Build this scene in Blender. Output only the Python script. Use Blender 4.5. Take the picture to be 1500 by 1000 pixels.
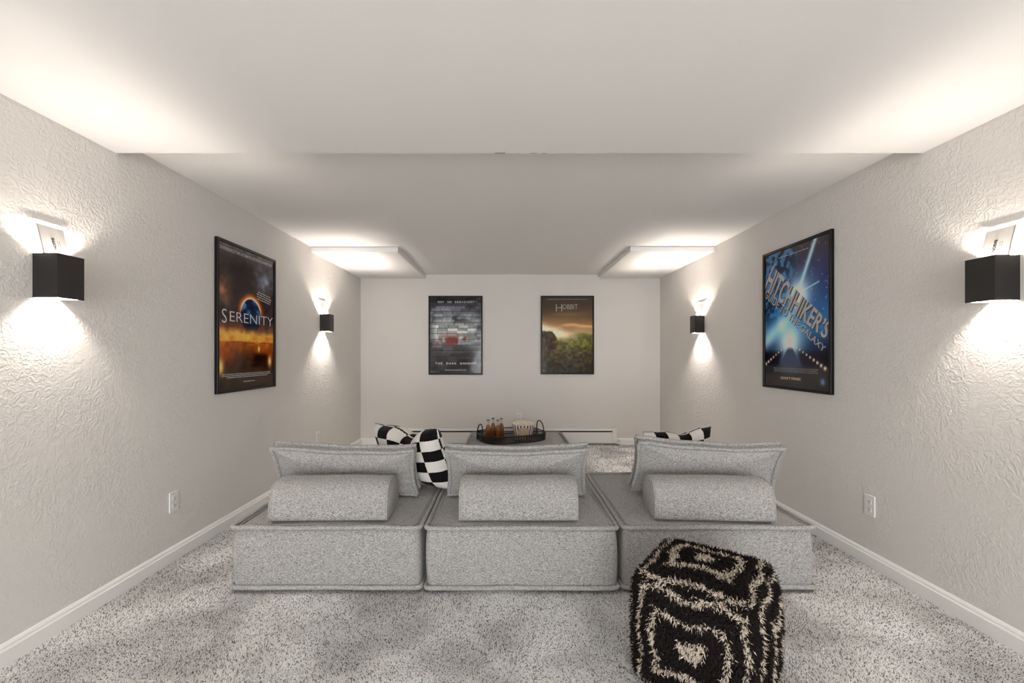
import bpy, bmesh, math, random
import numpy as np
from mathutils import Vector, Matrix

for o in list(bpy.data.objects):
    bpy.data.objects.remove(o)
S = bpy.context.scene
C = S.collection
random.seed(7)
RNG = np.random.default_rng(11)
PI = math.pi

# ------------------------------------------------------------------ camera
cam_d = bpy.data.cameras.new('camera')
cam_d.sensor_width = 36.0
cam_d.lens = 640.0 / 1500.0 * 36.0
cam_d.shift_x = 10.0 / 1500.0
cam_d.shift_y = 20.0 / 1500.0
cam_d.clip_start = 0.05
cam = bpy.data.objects.new('camera', cam_d)
cam.location = (0, 0, 1.25)
cam.rotation_euler = (PI / 2, 0, 0)
C.objects.link(cam)
S.camera = cam

# ------------------------------------------------------------------ world, daylight, exposure
W = bpy.data.worlds.new('world')
S.world = W
W.use_nodes = True
W.node_tree.nodes['Background'].inputs[0].default_value = (0.80, 0.90, 1.0, 1)
W.node_tree.nodes['Background'].inputs[1].default_value = 1.0
S.view_settings.view_transform = 'Standard'
S.view_settings.look = 'None'
S.view_settings.gamma = 1.0
S.view_settings.use_curve_mapping = False
S.view_settings.exposure = 0.45

DAY_POWER = 165.0        # daylight coming in by the glass doors behind the camera
SCONCE_UP = 18.0
SCONCE_DOWN = 14.5
WARM = (1.0, 0.90, 0.81)
ld = bpy.data.lights.new('daylight', 'AREA')
ld.shape = 'RECTANGLE'
ld.size = 2.5
ld.size_y = 2.0
ld.energy = DAY_POWER
ld.color = (0.985, 0.985, 1.0)
lo = bpy.data.objects.new('daylight', ld)
lo.location = (0.05, -4.78, 1.08)
lo.rotation_euler = (-PI / 2, 0, PI)
C.objects.link(lo)

# ------------------------------------------------------------------ room sizes
XL, XR = -2.02, 2.165
YB, YR = 6.11, -4.60
ZN, ZF, ZP = 2.295, 2.375, 2.322       # near ceiling, far ceiling, corner panels
YS = 2.265

# ------------------------------------------------------------------ materials
MATS = {}


def srgb(r, g, b):
    f = lambda c: (c / 12.92 if c <= 0.04045 else ((c + 0.055) / 1.055) ** 2.4)
    return (f(r / 255), f(g / 255), f(b / 255), 1)


def mat(name, col, rough=0.6, metal=0.0, spec=0.5, sheen=0.0):
    m = bpy.data.materials.new(name)
    m.use_nodes = True
    b = m.node_tree.nodes['Principled BSDF']
    b.inputs['Base Color'].default_value = col if len(col) == 4 else (*col, 1)
    b.inputs['Roughness'].default_value = rough
    b.inputs['Metallic'].default_value = metal
    b.inputs['Specular IOR Level'].default_value = spec
    b.inputs['Sheen Weight'].default_value = sheen
    MATS[name] = m
    return m


def nodes(m):
    nt = m.node_tree
    return nt, nt.nodes, nt.links, nt.nodes['Principled BSDF']


def noise_node(nt, scale, detail=2, rough=0.5, dist=0.0, vec=None):
    n = nt.nodes.new('ShaderNodeTexNoise')
    n.inputs['Scale'].default_value = scale
    n.inputs['Detail'].default_value = detail
    n.inputs['Roughness'].default_value = rough
    n.inputs['Distortion'].default_value = dist
    if vec is not None:
        nt.links.new(vec, n.inputs['Vector'])
    return n


def bump(m, scale, strength, distance, detail=3, dist=0.0, mapping=None):
    nt, N, L, b = nodes(m)
    tc = N.new('ShaderNodeTexCoord')
    vec = tc.outputs['Object']
    if mapping:
        mp = N.new('ShaderNodeMapping')
        mp.inputs['Scale'].default_value = mapping
        L.new(vec, mp.inputs['Vector'])
        vec = mp.outputs['Vector']
    n = noise_node(nt, scale, detail, 0.55, dist, vec)
    bp = N.new('ShaderNodeBump')
    bp.inputs['Strength'].default_value = strength
    bp.inputs['Distance'].default_value = distance
    L.new(n.outputs['Fac'], bp.inputs['Height'])
    L.new(bp.outputs['Normal'], b.inputs['Normal'])
    return n, bp


def ramp(nt, fac, stops):
    r = nt.nodes.new('ShaderNodeValToRGB')
    e = r.color_ramp.elements
    while len(e) < len(stops):
        e.new(0.5)
    for i, (p, c) in enumerate(stops):
        e[i].position = p
        e[i].color = c if len(c) == 4 else (*c, 1)
    nt.links.new(fac, r.inputs['Fac'])
    return r


# plaster wall with trowelled crow's-foot texture
def make_wall_mat(name, col, strength):
    m = mat(name, col, 0.75, spec=0.25)
    nt, N, L, b = nodes(m)
    tc = N.new('ShaderNodeTexCoord')
    big = noise_node(nt, 3.2, 2, 0.5, 0.0, tc.outputs['Object'])
    rp = ramp(nt, big.outputs['Fac'], [(0.36, (0.25,) * 3), (0.62, (1, 1, 1))])
    a = noise_node(nt, 34, 3, 0.5, 1.6, tc.outputs['Object'])
    c = noise_node(nt, 80, 2, 0.5, 0.6, tc.outputs['Object'])
    ra = ramp(nt, a.outputs['Fac'], [(0.42, (0, 0, 0)), (0.60, (1, 1, 1))])
    mx = N.new('ShaderNodeMath'); mx.operation = 'MULTIPLY_ADD'
    L.new(c.outputs['Fac'], mx.inputs[0]); mx.inputs[1].default_value = 0.5
    L.new(ra.outputs['Color'], mx.inputs[2])
    mm = N.new('ShaderNodeMath'); mm.operation = 'MULTIPLY'
    L.new(mx.outputs[0], mm.inputs[0]); L.new(rp.outputs['Color'], mm.inputs[1])
    bp = N.new('ShaderNodeBump')
    bp.inputs['Strength'].default_value = strength
    bp.inputs['Distance'].default_value = 0.003
    L.new(mm.outputs[0], bp.inputs['Height'])
    L.new(bp.outputs['Normal'], b.inputs['Normal'])
    return m


WALL_COL = (0.755, 0.727, 0.693, 1)
make_wall_mat('plaster_wall', WALL_COL, 0.55)
make_wall_mat('plaster_wall_smooth', WALL_COL, 0.06)
mat('ceiling_paint', (0.89, 0.87, 0.85, 1), 0.85, spec=0.2)
bump(MATS['ceiling_paint'], 120, 0.05, 0.001)
mat('white_trim', (0.88, 0.87, 0.85, 1), 0.35)
mat('white_plastic', (0.82, 0.81, 0.79, 1), 0.35)
mat('dark_slot', (0.02, 0.02, 0.02, 1), 0.6)
mat('paint_chip', (0.36, 0.31, 0.28, 1), 0.9)
mat('black_metal', (0.012, 0.0105, 0.010, 1), 0.38)
bump(MATS['black_metal'], 300, 0.03, 0.0005)
mat('white_metal', (0.80, 0.77, 0.73, 1), 0.45)
mat('black_frame', (0.006, 0.005, 0.005, 1), 0.35, spec=0.25)
mat('black_wire', (0.012, 0.011, 0.011, 1), 0.45)
mat('foot_plastic', (0.02, 0.02, 0.02, 1), 0.5)
mat('ink', (0.03, 0.03, 0.03, 1), 0.6)
mat('text_white', (0.75, 0.77, 0.80, 1), 0.5)
mat('text_pale', (0.52, 0.50, 0.46, 1), 0.5)
mat('text_grey', (0.23, 0.21, 0.19, 1), 0.5)
mat('text_orange', (0.85, 0.52, 0.25, 1), 0.5)
mat('text_silver', (0.55, 0.54, 0.53, 1), 0.5)
mat('text_shade', (0.045, 0.042, 0.042, 1), 0.6)


def fabric_mat(name, dark, light):
    m = mat(name, light, 0.95, spec=0.1, sheen=0.15)
    nt, N, L, b = nodes(m)
    tc = N.new('ShaderNodeTexCoord')
    hs = []
    for sc in ((900, 140, 320), (140, 900, 320), (330, 330, 1000)):
        mp = N.new('ShaderNodeMapping')
        mp.inputs['Scale'].default_value = tuple(s / 320 for s in sc)
        L.new(tc.outputs['Object'], mp.inputs['Vector'])
        hs.append(noise_node(nt, 215, 3, 0.75, 0.0, mp.outputs['Vector']))
    a1 = N.new('ShaderNodeMath'); a1.operation = 'ADD'
    L.new(hs[0].outputs['Fac'], a1.inputs[0]); L.new(hs[1].outputs['Fac'], a1.inputs[1])
    a2 = N.new('ShaderNodeMath'); a2.operation = 'ADD'
    L.new(a1.outputs[0], a2.inputs[0]); L.new(hs[2].outputs['Fac'], a2.inputs[1])
    dv = N.new('ShaderNodeMath'); dv.operation = 'DIVIDE'
    L.new(a2.outputs[0], dv.inputs[0]); dv.inputs[1].default_value = 3
    r = ramp(nt, dv.outputs[0], [(0.42, dark), (0.575, light)])
    L.new(r.outputs['Color'], b.inputs['Base Color'])
    bp = N.new('ShaderNodeBump')
    bp.inputs['Strength'].default_value = 0.35
    bp.inputs['Distance'].default_value = 0.0015
    L.new(dv.outputs[0], bp.inputs['Height'])
    L.new(bp.outputs['Normal'], b.inputs['Normal'])
    return m


fabric_mat('grey_tweed', (0.10, 0.098, 0.095, 1), (0.60, 0.583, 0.562, 1))


def checker_mat():
    m = mat('checker_knit', (1, 1, 1, 1), 0.95, spec=0.1, sheen=0.1)
    nt, N, L, b = nodes(m)
    uv = N.new('ShaderNodeUVMap')
    ck = N.new('ShaderNodeTexChecker')
    ck.inputs['Scale'].default_value = 6.0
    ck.inputs['Color1'].default_value = (0.76, 0.73, 0.69, 1)
    ck.inputs['Color2'].default_value = (0.007, 0.006, 0.006, 1)
    nn = noise_node(nt, 60, 2)
    vm = N.new('ShaderNodeVectorMath'); vm.operation = 'MULTIPLY_ADD'
    L.new(nn.outputs['Color'], vm.inputs[0])
    vm.inputs[1].default_value = (0.012, 0.012, 0)
    L.new(uv.outputs['UV'], vm.inputs[2])
    L.new(vm.outputs[0], ck.inputs['Vector'])
    L.new(ck.outputs['Color'], b.inputs['Base Color'])
    tc = N.new('ShaderNodeTexCoord')
    n = noise_node(nt, 420, 2, 0.5, 0, tc.outputs['Object'])
    bp = N.new('ShaderNodeBump'); bp.inputs['Strength'].default_value = 0.4
    bp.inputs['Distance'].default_value = 0.002
    L.new(n.outputs['Fac'], bp.inputs['Height']); L.new(bp.outputs['Normal'], b.inputs['Normal'])
    return m


checker_mat()


def attr_mat(name, rough=0.9, spec=0.1, attr='Col'):
    m = mat(name, (0.5, 0.5, 0.5, 1), rough, spec=spec)
    nt, N, L, b = nodes(m)
    a = N.new('ShaderNodeVertexColor')
    a.layer_name = attr
    L.new(a.outputs['Color'], b.inputs['Base Color'])
    return m


attr_mat('carpet_yarn', 0.95, 0.05)
attr_mat('printed_paper', 0.8, 0.0)
attr_mat('shag_yarn', 0.9, 0.15)
attr_mat('popcorn_puff', 0.8, 0.2)

m = mat('carpet_ground', (0.4, 0.39, 0.38, 1), 1.0, spec=0.05)
nt, N, L, b = nodes(m)
tc = N.new('ShaderNodeTexCoord')
n1 = noise_node(nt, 150, 2, 0.7, 0, tc.outputs['Object'])
r1 = ramp(nt, n1.outputs['Fac'], [(0.30, (0.28, 0.275, 0.27)), (0.44, (0.70, 0.685, 0.67)), (0.58, (0.95, 0.935, 0.92))])
n2 = noise_node(nt, 3.5, 3, 0.6, 0.4, tc.outputs['Object'])
r2 = ramp(nt, n2.outputs['Fac'], [(0.35, (0.86,) * 3), (0.65, (1.06,) * 3)])
mx = N.new('ShaderNodeMix'); mx.data_type = 'RGBA'; mx.blend_type = 'MULTIPLY'
mx.inputs[0].default_value = 1.0
L.new(r1.outputs['Color'], mx.inputs[6]); L.new(r2.outputs['Color'], mx.inputs[7])
L.new(mx.outputs[2], b.inputs['Base Color'])
bp = N.new('ShaderNodeBump'); bp.inputs['Strength'].default_value = 0.6; bp.inputs['Distance'].default_value = 0.006
L.new(n1.outputs['Fac'], bp.inputs['Height']); L.new(bp.outputs['Normal'], b.inputs['Normal'])


def glassy(name, tint=(1, 1, 1, 1), rough=0.02, wav=0.0, ior=1.45):
    m = bpy.data.materials.new(name)
    m.use_nodes = True
    nt = m.node_tree
    nt.nodes.clear()
    out = nt.nodes.new('ShaderNodeOutputMaterial')
    mix = nt.nodes.new('ShaderNodeMixShader')
    tr = nt.nodes.new('ShaderNodeBsdfTransparent')
    tr.inputs[0].default_value = tint
    gl = nt.nodes.new('ShaderNodeBsdfGlossy')
    gl.inputs['Roughness'].default_value = rough
    fr = nt.nodes.new('ShaderNodeFresnel')
    fr.inputs['IOR'].default_value = ior
    geo = nt.nodes.new('ShaderNodeNewGeometry')      # only the outer face of the sheet mirrors
    inv = nt.nodes.new('ShaderNodeMath'); inv.operation = 'SUBTRACT'
    inv.inputs[0].default_value = 1.0
    nt.links.new(geo.outputs['Backfacing'], inv.inputs[1])
    mul = nt.nodes.new('ShaderNodeMath'); mul.operation = 'MULTIPLY'
    nt.links.new(fr.outputs[0], mul.inputs[0]); nt.links.new(inv.outputs[0], mul.inputs[1])
    nt.links.new(mul.outputs[0], mix.inputs[0])
    nt.links.new(tr.outputs[0], mix.inputs[1])
    nt.links.new(gl.outputs[0], mix.inputs[2])
    nt.links.new(mix.outputs[0], out.inputs[0])
    if wav:
        tc = nt.nodes.new('ShaderNodeTexCoord')
        n = noise_node(nt, 2.6, 1, 0.4, 0.3, tc.outputs['Object'])
        bp = nt.nodes.new('ShaderNodeBump')
        bp.inputs['Strength'].default_value = 1.0
        bp.inputs['Distance'].default_value = wav
        nt.links.new(n.outputs['Fac'], bp.inputs['Height'])
        nt.links.new(bp.outputs['Normal'], gl.inputs['Normal'])
        nt.links.new(bp.outputs['Normal'], fr.inputs['Normal'])
    MATS[name] = m
    return m


glassy('acrylic_sheet', (1, 1, 1, 1), 0.09, 0.006, 1.33)
glassy('flat_glass', (0.98, 0.99, 0.99, 1), 0.01, 0.0, 1.5)
glassy('bottle_glass', (0.93, 0.94, 0.92, 1), 0.03, 0.0, 1.5)
mat('amber_drink', (0.24, 0.072, 0.014, 1), 0.15)
mat('bottle_cap', (0.25, 0.22, 0.18, 1), 0.35, 0.8)
mat('carton_white', (0.82, 0.77, 0.70, 1), 0.6)
mat('carton_red', (0.22, 0.045, 0.045, 1), 0.6)
mat('carton_gold', (0.62, 0.50, 0.34, 1), 0.6)


# ------------------------------------------------------------------ mesh helpers
def obj(name, me, material, parent=None, smooth=False, loc=None):
    o = bpy.data.objects.new(name, me)
    if material:
        me.materials.append(MATS[material])
    if smooth:
        me.polygons.foreach_set('use_smooth', [True] * len(me.polygons))
    if parent is not None:
        o.parent = parent
    if loc is not None:
        o.location = loc
    C.objects.link(o)
    return o


def pyd(name, v, f):
    me = bpy.data.meshes.new(name)
    me.from_pydata([tuple(p) for p in v], [], f)
    me.update()
    return me


def from_bm(name, bm):
    me = bpy.data.meshes.new(name)
    bmesh.ops.recalc_face_normals(bm, faces=bm.faces)
    bm.to_mesh(me)
    bm.free()
    return me


def bm_box(bm, x0, x1, y0, y1, z0, z1, bev=0.0, seg=2):
    vs = [bm.verts.new(p) for p in ((x0, y0, z0), (x1, y0, z0), (x1, y1, z0), (x0, y1, z0),
                                    (x0, y0, z1), (x1, y0, z1), (x1, y1, z1), (x0, y1, z1))]
    fs = [bm.faces.new([vs[i] for i in q]) for q in
          ((3, 2, 1, 0), (4, 5, 6, 7), (0, 1, 5, 4), (1, 2, 6, 5), (2, 3, 7, 6), (3, 0, 4, 7))]
    if bev:
        es = list({e for f in fs for e in f.edges})
        bmesh.ops.bevel(bm, geom=es, offset=bev, segments=seg, affect='EDGES', profile=0.5)


def box(name, x0, x1, y0, y1, z0, z1, material, parent=None, bev=0.0, seg=2):
    bm = bmesh.new()
    bm_box(bm, x0, x1, y0, y1, z0, z1, bev, seg)
    return obj(name, from_bm(name, bm), material, parent, smooth=False)


def tube(pts, r, n=8, closed=False):
    """verts and faces of a tube swept along a polyline"""
    P = [Vector(p) for p in pts]
    k = len(P)
    V, F = [], []
    up = None
    for i in range(k):
        a = P[(i - 1) % k] if (closed or i > 0) else P[i]
        c = P[(i + 1) % k] if (closed or i < k - 1) else P[i]
        t = (c - a)
        t.normalize()
        if up is None:
            up = Vector((0, 0, 1)) if abs(t.z) < 0.9 else Vector((1, 0, 0))
        s = t.cross(up)
        if s.length < 1e-6:
            s = t.orthogonal()
        s.normalize()
        up = s.cross(t).normalized()
        rr = r(i / max(1, k - 1)) if callable(r) else r
        for j in range(n):
            a_ = 2 * PI * j / n
            V.append(P[i] + (s * math.cos(a_) + up * math.sin(a_)) * rr)
    for i in range(k if closed else k - 1):
        i2 = (i + 1) % k
        for j in range(n):
            j2 = (j + 1) % n
            F.append((i * n + j, i * n + j2, i2 * n + j2, i2 * n + j))
    if not closed:
        F.append(tuple(range(n - 1, -1, -1)))
        F.append(tuple((k - 1) * n + j for j in range(n)))
    return V, F


def join(parts):
    V, F = [], []
    for v, f in parts:
        b_ = len(V)
        V += list(v)
        F += [tuple(i + b_ for i in q) for q in f]
    return V, F


def lathe(profile, n=24, ax=(0, 0)):
    V, F = [], []
    for r, z in profile:
        for j in range(n):
            a = 2 * PI * j / n
            V.append((ax[0] + r * math.cos(a), ax[1] + r * math.sin(a), z))
    k = len(profile)
    for i in range(k - 1):
        for j in range(n):
            j2 = (j + 1) % n
            F.append((i * n + j, i * n + j2, (i + 1) * n + j2, (i + 1) * n + j))
    return V, F


def tag(o, label=None, cat=None, group=None, kind=None):
    if label:
        o['label'] = label
    if cat:
        o['category'] = cat
    if group:
        o['group'] = group
    if kind:
        o['kind'] = kind
    return o


def thing(name, label, cat, loc=(0, 0, 0), rz=0.0, group=None):
    o = bpy.data.objects.new(name, None)
    o.empty_display_size = 0.1
    C.objects.link(o)
    o.location = loc
    o.rotation_euler = (0, 0, rz)
    return tag(o, label, cat, group)


def rest(t, z):
    """lower or lift a tilted thing until its lowest point lies at height z"""
    M = Matrix.Translation(t.location) @ t.rotation_euler.to_matrix().to_4x4()
    lo_ = min((M @ (c_.matrix_local @ v_.co)).z for c_ in t.children for v_ in c_.data.vertices)
    t.location.z += z - lo_
    return t


def struct(o, label=None, cat=None):
    return tag(o, label, cat, kind='structure')


# value noise for numpy
def vnoise(x, y, seed=0, octaves=3):
    out = np.zeros_like(x, dtype=float)
    amp, tot = 1.0, 0.0
    for k in range(octaves):
        r = np.random.default_rng(seed * 17 + k)
        T = r.random((64, 64))
        xi = np.floor(x).astype(int); yi = np.floor(y).astype(int)
        fx = x - xi; fy = y - yi
        fx = fx * fx * (3 - 2 * fx); fy = fy * fy * (3 - 2 * fy)
        g = lambda a, b_: T[a % 64, b_ % 64]
        v = (g(xi, yi) * (1 - fx) + g(xi + 1, yi) * fx) * (1 - fy) + (g(xi, yi + 1) * (1 - fx) + g(xi + 1, yi + 1) * fx) * fy
        out += amp * v
        tot += amp
        amp *= 0.5
        x = x * 2.03 + 5.1; y = y * 2.03 + 1.7
    return out / tot


# ------------------------------------------------------------------ room shell
T = 0.12
struct(box('floor', XL - T, XR + T, YR - T, YB + T, -0.10, 0.0, 'carpet_ground'), 'grey flecked carpet covering the whole room floor', 'floor')
FLOOR = bpy.data.objects['floor']
struct(box('wall_left', XL - T, XL, YR - T, YB + T, 0, 2.6, 'plaster_wall'), 'trowel-textured off-white wall along the left side', 'wall')
struct(box('wall_right', XR, XR + T, YR - T, YB + T, 0, 2.6, 'plaster_wall'), 'trowel-textured off-white wall along the right side', 'wall')
struct(box('wall_back', XL, XR, YB, YB + T, 0, 2.6, 'plaster_wall_smooth'), 'smooth beige far wall behind two posters', 'wall')
struct(box('ceiling', XL, XR, YS, YB, ZF, ZF + 0.1, 'ceiling_paint'), 'pale flat ceiling over the far part of the room', 'ceiling')
bm = bmesh.new()
bm_box(bm, XL, XR, YR, YS, ZN, ZF + 0.1, 0.004, 1)
soff = struct(obj('trim_1', from_bm('dropped_ceiling', bm), 'ceiling_paint'), 'lower pale ceiling section over the near part of the room', 'ceiling')
box('paint_chip', -0.055, 0.0, YS - 0.010, YS + 0.0015, ZN - 0.0012, ZN + 0.007, 'paint_chip', soff, 0.001, 1)
box('paint_chip', 0.13, 0.165, YS - 0.003, YS + 0.001, ZN - 0.0008, ZN + 0.002, 'paint_chip', soff, 0.0005, 1)
box('paint_chip', 0.19, 0.215, YS - 0.004, YS + 0.001, ZN - 0.0008, ZN + 0.002, 'paint_chip', soff, 0.0005, 1)
YP = 4.54
struct(box('trim_2', XL, XL + 0.905, YP, YB, ZP, ZF, 'ceiling_paint', None, 0.003, 1), 'shallow boxed ceiling panel in the far left corner', 'ceiling panel')
struct(box('trim_3', XR - 0.87, XR, YP - 0.02, YB, ZP, ZF, 'ceiling_paint', None, 0.003, 1), 'shallow boxed ceiling panel in the far right corner', 'ceiling panel')

# rear wall with sliding glass doors (behind the camera, where the daylight enters)
bm = bmesh.new()
DX0, DX1, DZ = -1.22, 1.32, 2.08
bm_box(bm, XL, DX0, YR - T, YR, 0, 2.6)
bm_box(bm, DX1, XR, YR - T, YR, 0, 2.6)
bm_box(bm, DX0, DX1, YR - T, YR, DZ, 2.6)
struct(obj('wall_rear', from_bm('wall_rear', bm), 'plaster_wall'), 'off-white rear wall around the glass doors', 'wall')
door = struct(thing('door_1', 'white framed sliding glass doors in the rear wall', 'door', (0, YR - 0.06, 0)), None)
for x0, x1 in ((DX0, DX0 + 0.06), (0.02, 0.08), (DX1 - 0.06, DX1)):
    box('stile', x0, x1, -0.03, 0.03, 0.0, DZ, 'white_trim', door, 0.004, 1)
for x0, x1 in ((DX0 + 0.06, 0.02), (0.08, DX1 - 0.06)):
    box('rail', x0, x1, -0.03, 0.03, 0.0, 0.08, 'white_trim', door, 0.004, 1)
    box('rail', x0, x1, -0.03, 0.03, DZ - 0.06, DZ, 'white_trim', door, 0.004, 1)
    box('pane', x0, x1, -0.004, 0.004, 0.08, DZ - 0.06, 'flat_glass', door)


def baseboard(name, p0, p1, nx, ny, label):
    """moulded skirting from p0 to p1 on the floor, (nx, ny) points into the room"""
    prof = [(0, 0), (0.018, 0), (0.018, 0.064), (0.0165, 0.068), (0.012, 0.071), (0.0115, 0.076),
            (0.0105, 0.080), (0.006, 0.087), (0.002, 0.091), (0, 0.092)]
    V, F = [], []
    for p in (p0, p1):
        for d, z in prof:
            V.append((p[0] + nx * d, p[1] + ny * d, z))
    k = len(prof)
    for i in range(k - 1):
        F.append((i, i + 1, k + i + 1, k + i))
    F += [tuple(range(k)), tuple(range(2 * k - 1, k - 1, -1))]
    bm = bmesh.new()
    vs = [bm.verts.new(v) for v in V]
    for f in F:
        bm.faces.new([vs[i] for i in f])
    return struct(obj(name, from_bm(name, bm), 'white_trim'), label, 'baseboard')


baseboard('baseboard_left', (XL, YR), (XL, YB), 1, 0, 'white moulded baseboard along the left wall')
baseboard('baseboard_right', (XR, YR), (XR, YB), -1, 0, 'white moulded baseboard along the right wall')
baseboard('baseboard_back', (XL, YB), (-1.40, YB), 0, -1, 'short white baseboard between left corner and heater')
baseboard('baseboard_far', (1.545, YB), (XR, YB), 0, -1, 'short white baseboard between heater and right corner')

# ------------------------------------------------------------------ carpet pile (geometry)
SOFA_Y0, SOFA_Y1 = 2.283, 3.31
MODX = [(-1.444, -0.440), (-0.423, 0.597), (0.614, 1.634)]
OTT = (-0.40, 0.655, 4.09, 5.12)


def carpet_pile():
    xs, ys, sc = [], [], []
    for (y0, y1, step, s) in ((0.95, 2.45, 0.0055, 0.82), (2.45, 3.6, 0.0076, 1.08), (3.6, 6.08, 0.0115, 1.55)):
        gx = np.arange(XL + 0.02, XR - 0.02, step)
        gy = np.arange(y0, y1, step)
        X, Y = np.meshgrid(gx, gy)
        X = X.ravel() + RNG.uniform(-.6, .6, X.size) * step
        Y = Y.ravel() + RNG.uniform(-.6, .6, Y.size) * step
        xs.append(X); ys.append(Y); sc.append(np.full(X.size, s))
    X = np.concatenate(xs); Y = np.concatenate(ys); s = np.concatenate(sc)
    keep = np.abs(X / np.maximum(Y, 0.1)) < 1.30
    keep &= ~((X > -1.40) & (X < 1.60) & (Y > 2.36) & (Y < 3.27))
    keep &= ~((X > OTT[0] + .05) & (X < OTT[1] - .05) & (Y > OTT[2] + .05) & (Y < OTT[3] - .05))
    X, Y, s = X[keep], Y[keep], s[keep]
    n = X.size
    nap = vnoise(X * 4.5, Y * 4.5, 3, 3)
    ang = RNG.uniform(0, 2 * PI, n)
    lean_a = 2 * PI * vnoise(X * 1.7, Y * 1.7, 8, 2) * 2
    lean = 0.0035 * s
    h = (0.0045 + 0.0045 * RNG.random(n)) * np.sqrt(s)
    w = (0.0034 + 0.0014 * RNG.random(n)) * s
    V = np.zeros((n, 4, 3))
    for k in range(3):
        V[:, k, 0] = X + w * np.cos(ang + k * 2.0944)
        V[:, k, 1] = Y + w * np.sin(ang + k * 2.0944)
        V[:, k, 2] = -0.001
    rl = RNG.uniform(-0.004, 0.004, (n, 2)) * s[:, None]
    V[:, 3, 0] = X + lean * np.cos(lean_a) + rl[:, 0]
    V[:, 3, 1] = Y + lean * np.sin(lean_a) + rl[:, 1]
    V[:, 3, 2] = h
    base = (np.arange(n) * 4)[:, None]
    F = np.concatenate([base + np.array([[0, 1, 3]]), base + np.array([[1, 2, 3]]), base + np.array([[2, 0, 3]])], axis=1).reshape(-1)
    me = bpy.data.meshes.new('carpet_pile')
    me.vertices.add(n * 4)
    me.vertices.foreach_set('co', V.reshape(-1))
    me.loops.add(n * 9)
    me.loops.foreach_set('vertex_index', F.astype(np.int32))
    me.polygons.add(n * 3)
    me.polygons.foreach_set('loop_start', np.arange(n * 3, dtype=np.int32) * 3)
    me.update(calc_edges=True)
    # yarn colours: pale, mid and dark flecks in one tweedy mix
    t = RNG.random(n)
    g = np.where(t < 0.20, 0.14 + 0.20 * RNG.random(n), np.where(t < 0.38, 0.55 + 0.2 * RNG.random(n), 0.92 + 0.10 * RNG.random(n)))
    g = g * (0.64 + 0.46 * np.clip((nap - 0.3) / 0.4, 0, 1))
    col = np.ones((n, 4, 4))
    tint = np.array([1.0, 0.985, 0.972])
    for k in range(3):
        col[:, :, k] = (g * tint[k])[:, None]
    a = me.color_attributes.new('Col', 'FLOAT_COLOR', 'POINT')
    a.data.foreach_set('color', np.clip(col, 0, 1).reshape(-1))
    o = obj('carpet_pile', me, 'carpet_yarn', FLOOR)
    o['kind'] = 'stuff'


carpet_pile()


# ------------------------------------------------------------------ sofa modules
def rounded_loop(x0, x1, y0, y1, r, z, n=6, wave=0.0, seed=0, step=0.04):
    pts = []
    cs = [(x1 - r, y1 - r, 0), (x0 + r, y1 - r, PI / 2), (x0 + r, y0 + r, PI), (x1 - r, y0 + r, 1.5 * PI)]
    for i, (cx, cy, a0) in enumerate(cs):
        arc = [(cx + r * math.cos(a0 + PI / 2 * k / n), cy + r * math.sin(a0 + PI / 2 * k / n)) for k in range(n + 1)]
        pts += arc
        nx_ = cs[(i + 1) % 4]
        q = (nx_[0] + r * math.cos(nx_[2]), nx_[1] + r * math.sin(nx_[2]))
        p = arc[-1]
        d = math.hypot(q[0] - p[0], q[1] - p[1])
        m_ = max(2, int(d / step))
        for k in range(1, m_):
            pts.append((p[0] + (q[0] - p[0]) * k / m_, p[1] + (q[1] - p[1]) * k / m_))
    rnd = random.Random(seed)
    ph = [rnd.uniform(0, 6.28) for _ in range(4)]
    out = []
    for (x, y) in pts:
        w = wave * (math.sin(x * 9 + ph[0]) + 0.6 * math.sin(x * 21 + y * 7 + ph[1]) + math.sin(y * 11 + ph[2]))
        out.append((x, y, z + w))
    return out


def sofa_body(w, d, h, seed):
    """rounded upholstered block, sides bellied, top crowned; origin at base centre"""
    nx_, nz = 28, 10
    loop0 = rounded_loop(-w / 2, w / 2, -d / 2, d / 2, 0.035, 0, 4, 0, seed, 0.05)
    k = len(loop0)
    V, F = [], []
    rnd = random.Random(seed)
    ph = [rnd.uniform(0, 6.28) for _ in range(6)]
    zs = [0.022 + (h - 0.022) * i / nz for i in range(nz + 1)]
    for z in zs:
        t = (z - 0.022) / (h - 0.022)
        b_ = 0.010 * math.sin(PI * t) ** 0.6 - 0.006
        for (x, y, _) in loop0:
            wob = 0.002 * math.sin(x * 14 + ph[0] + 3 * t) + 0.002 * math.sin(y * 13 + ph[1])
            fx = 1 + (b_ + wob) / (w / 2)
            fy = 1 + (b_ + wob) / (d / 2)
            V.append((x * fx, y * fy, z))
    for i in range(nz):
        for j in range(k):
            j2 = (j + 1) % k
            F.append((i * k + j, i * k + j2, (i + 1) * k + j2, (i + 1) * k + j))
    # crowned top by shrinking rings
    last = nz * k
    rings = [0.93, 0.80, 0.62, 0.40, 0.18]
    for s in rings:
        st = len(V)
        for (x, y, _) in loop0:
            e = min(1.0, (1 - s) * 2.2)
            z = h + 0.014 * math.sin(e * PI / 2) + 0.003 * math.sin(x * s * 8 + ph[2]) * math.sin(y * s * 7 + ph[3])
            V.append((x * s, y * s, z))
        for j in range(k):
            j2 = (j + 1) % k
            F.append((last + j, last + j2, st + j2, st + j))
        last = st
    V.append((0, 0, h + 0.014))
    for j in range(k):
        F.append((last + j, last + (j + 1) % k, len(V) - 1))
    F.append(tuple(range(k - 1, -1, -1)))
    return V, F


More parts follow.
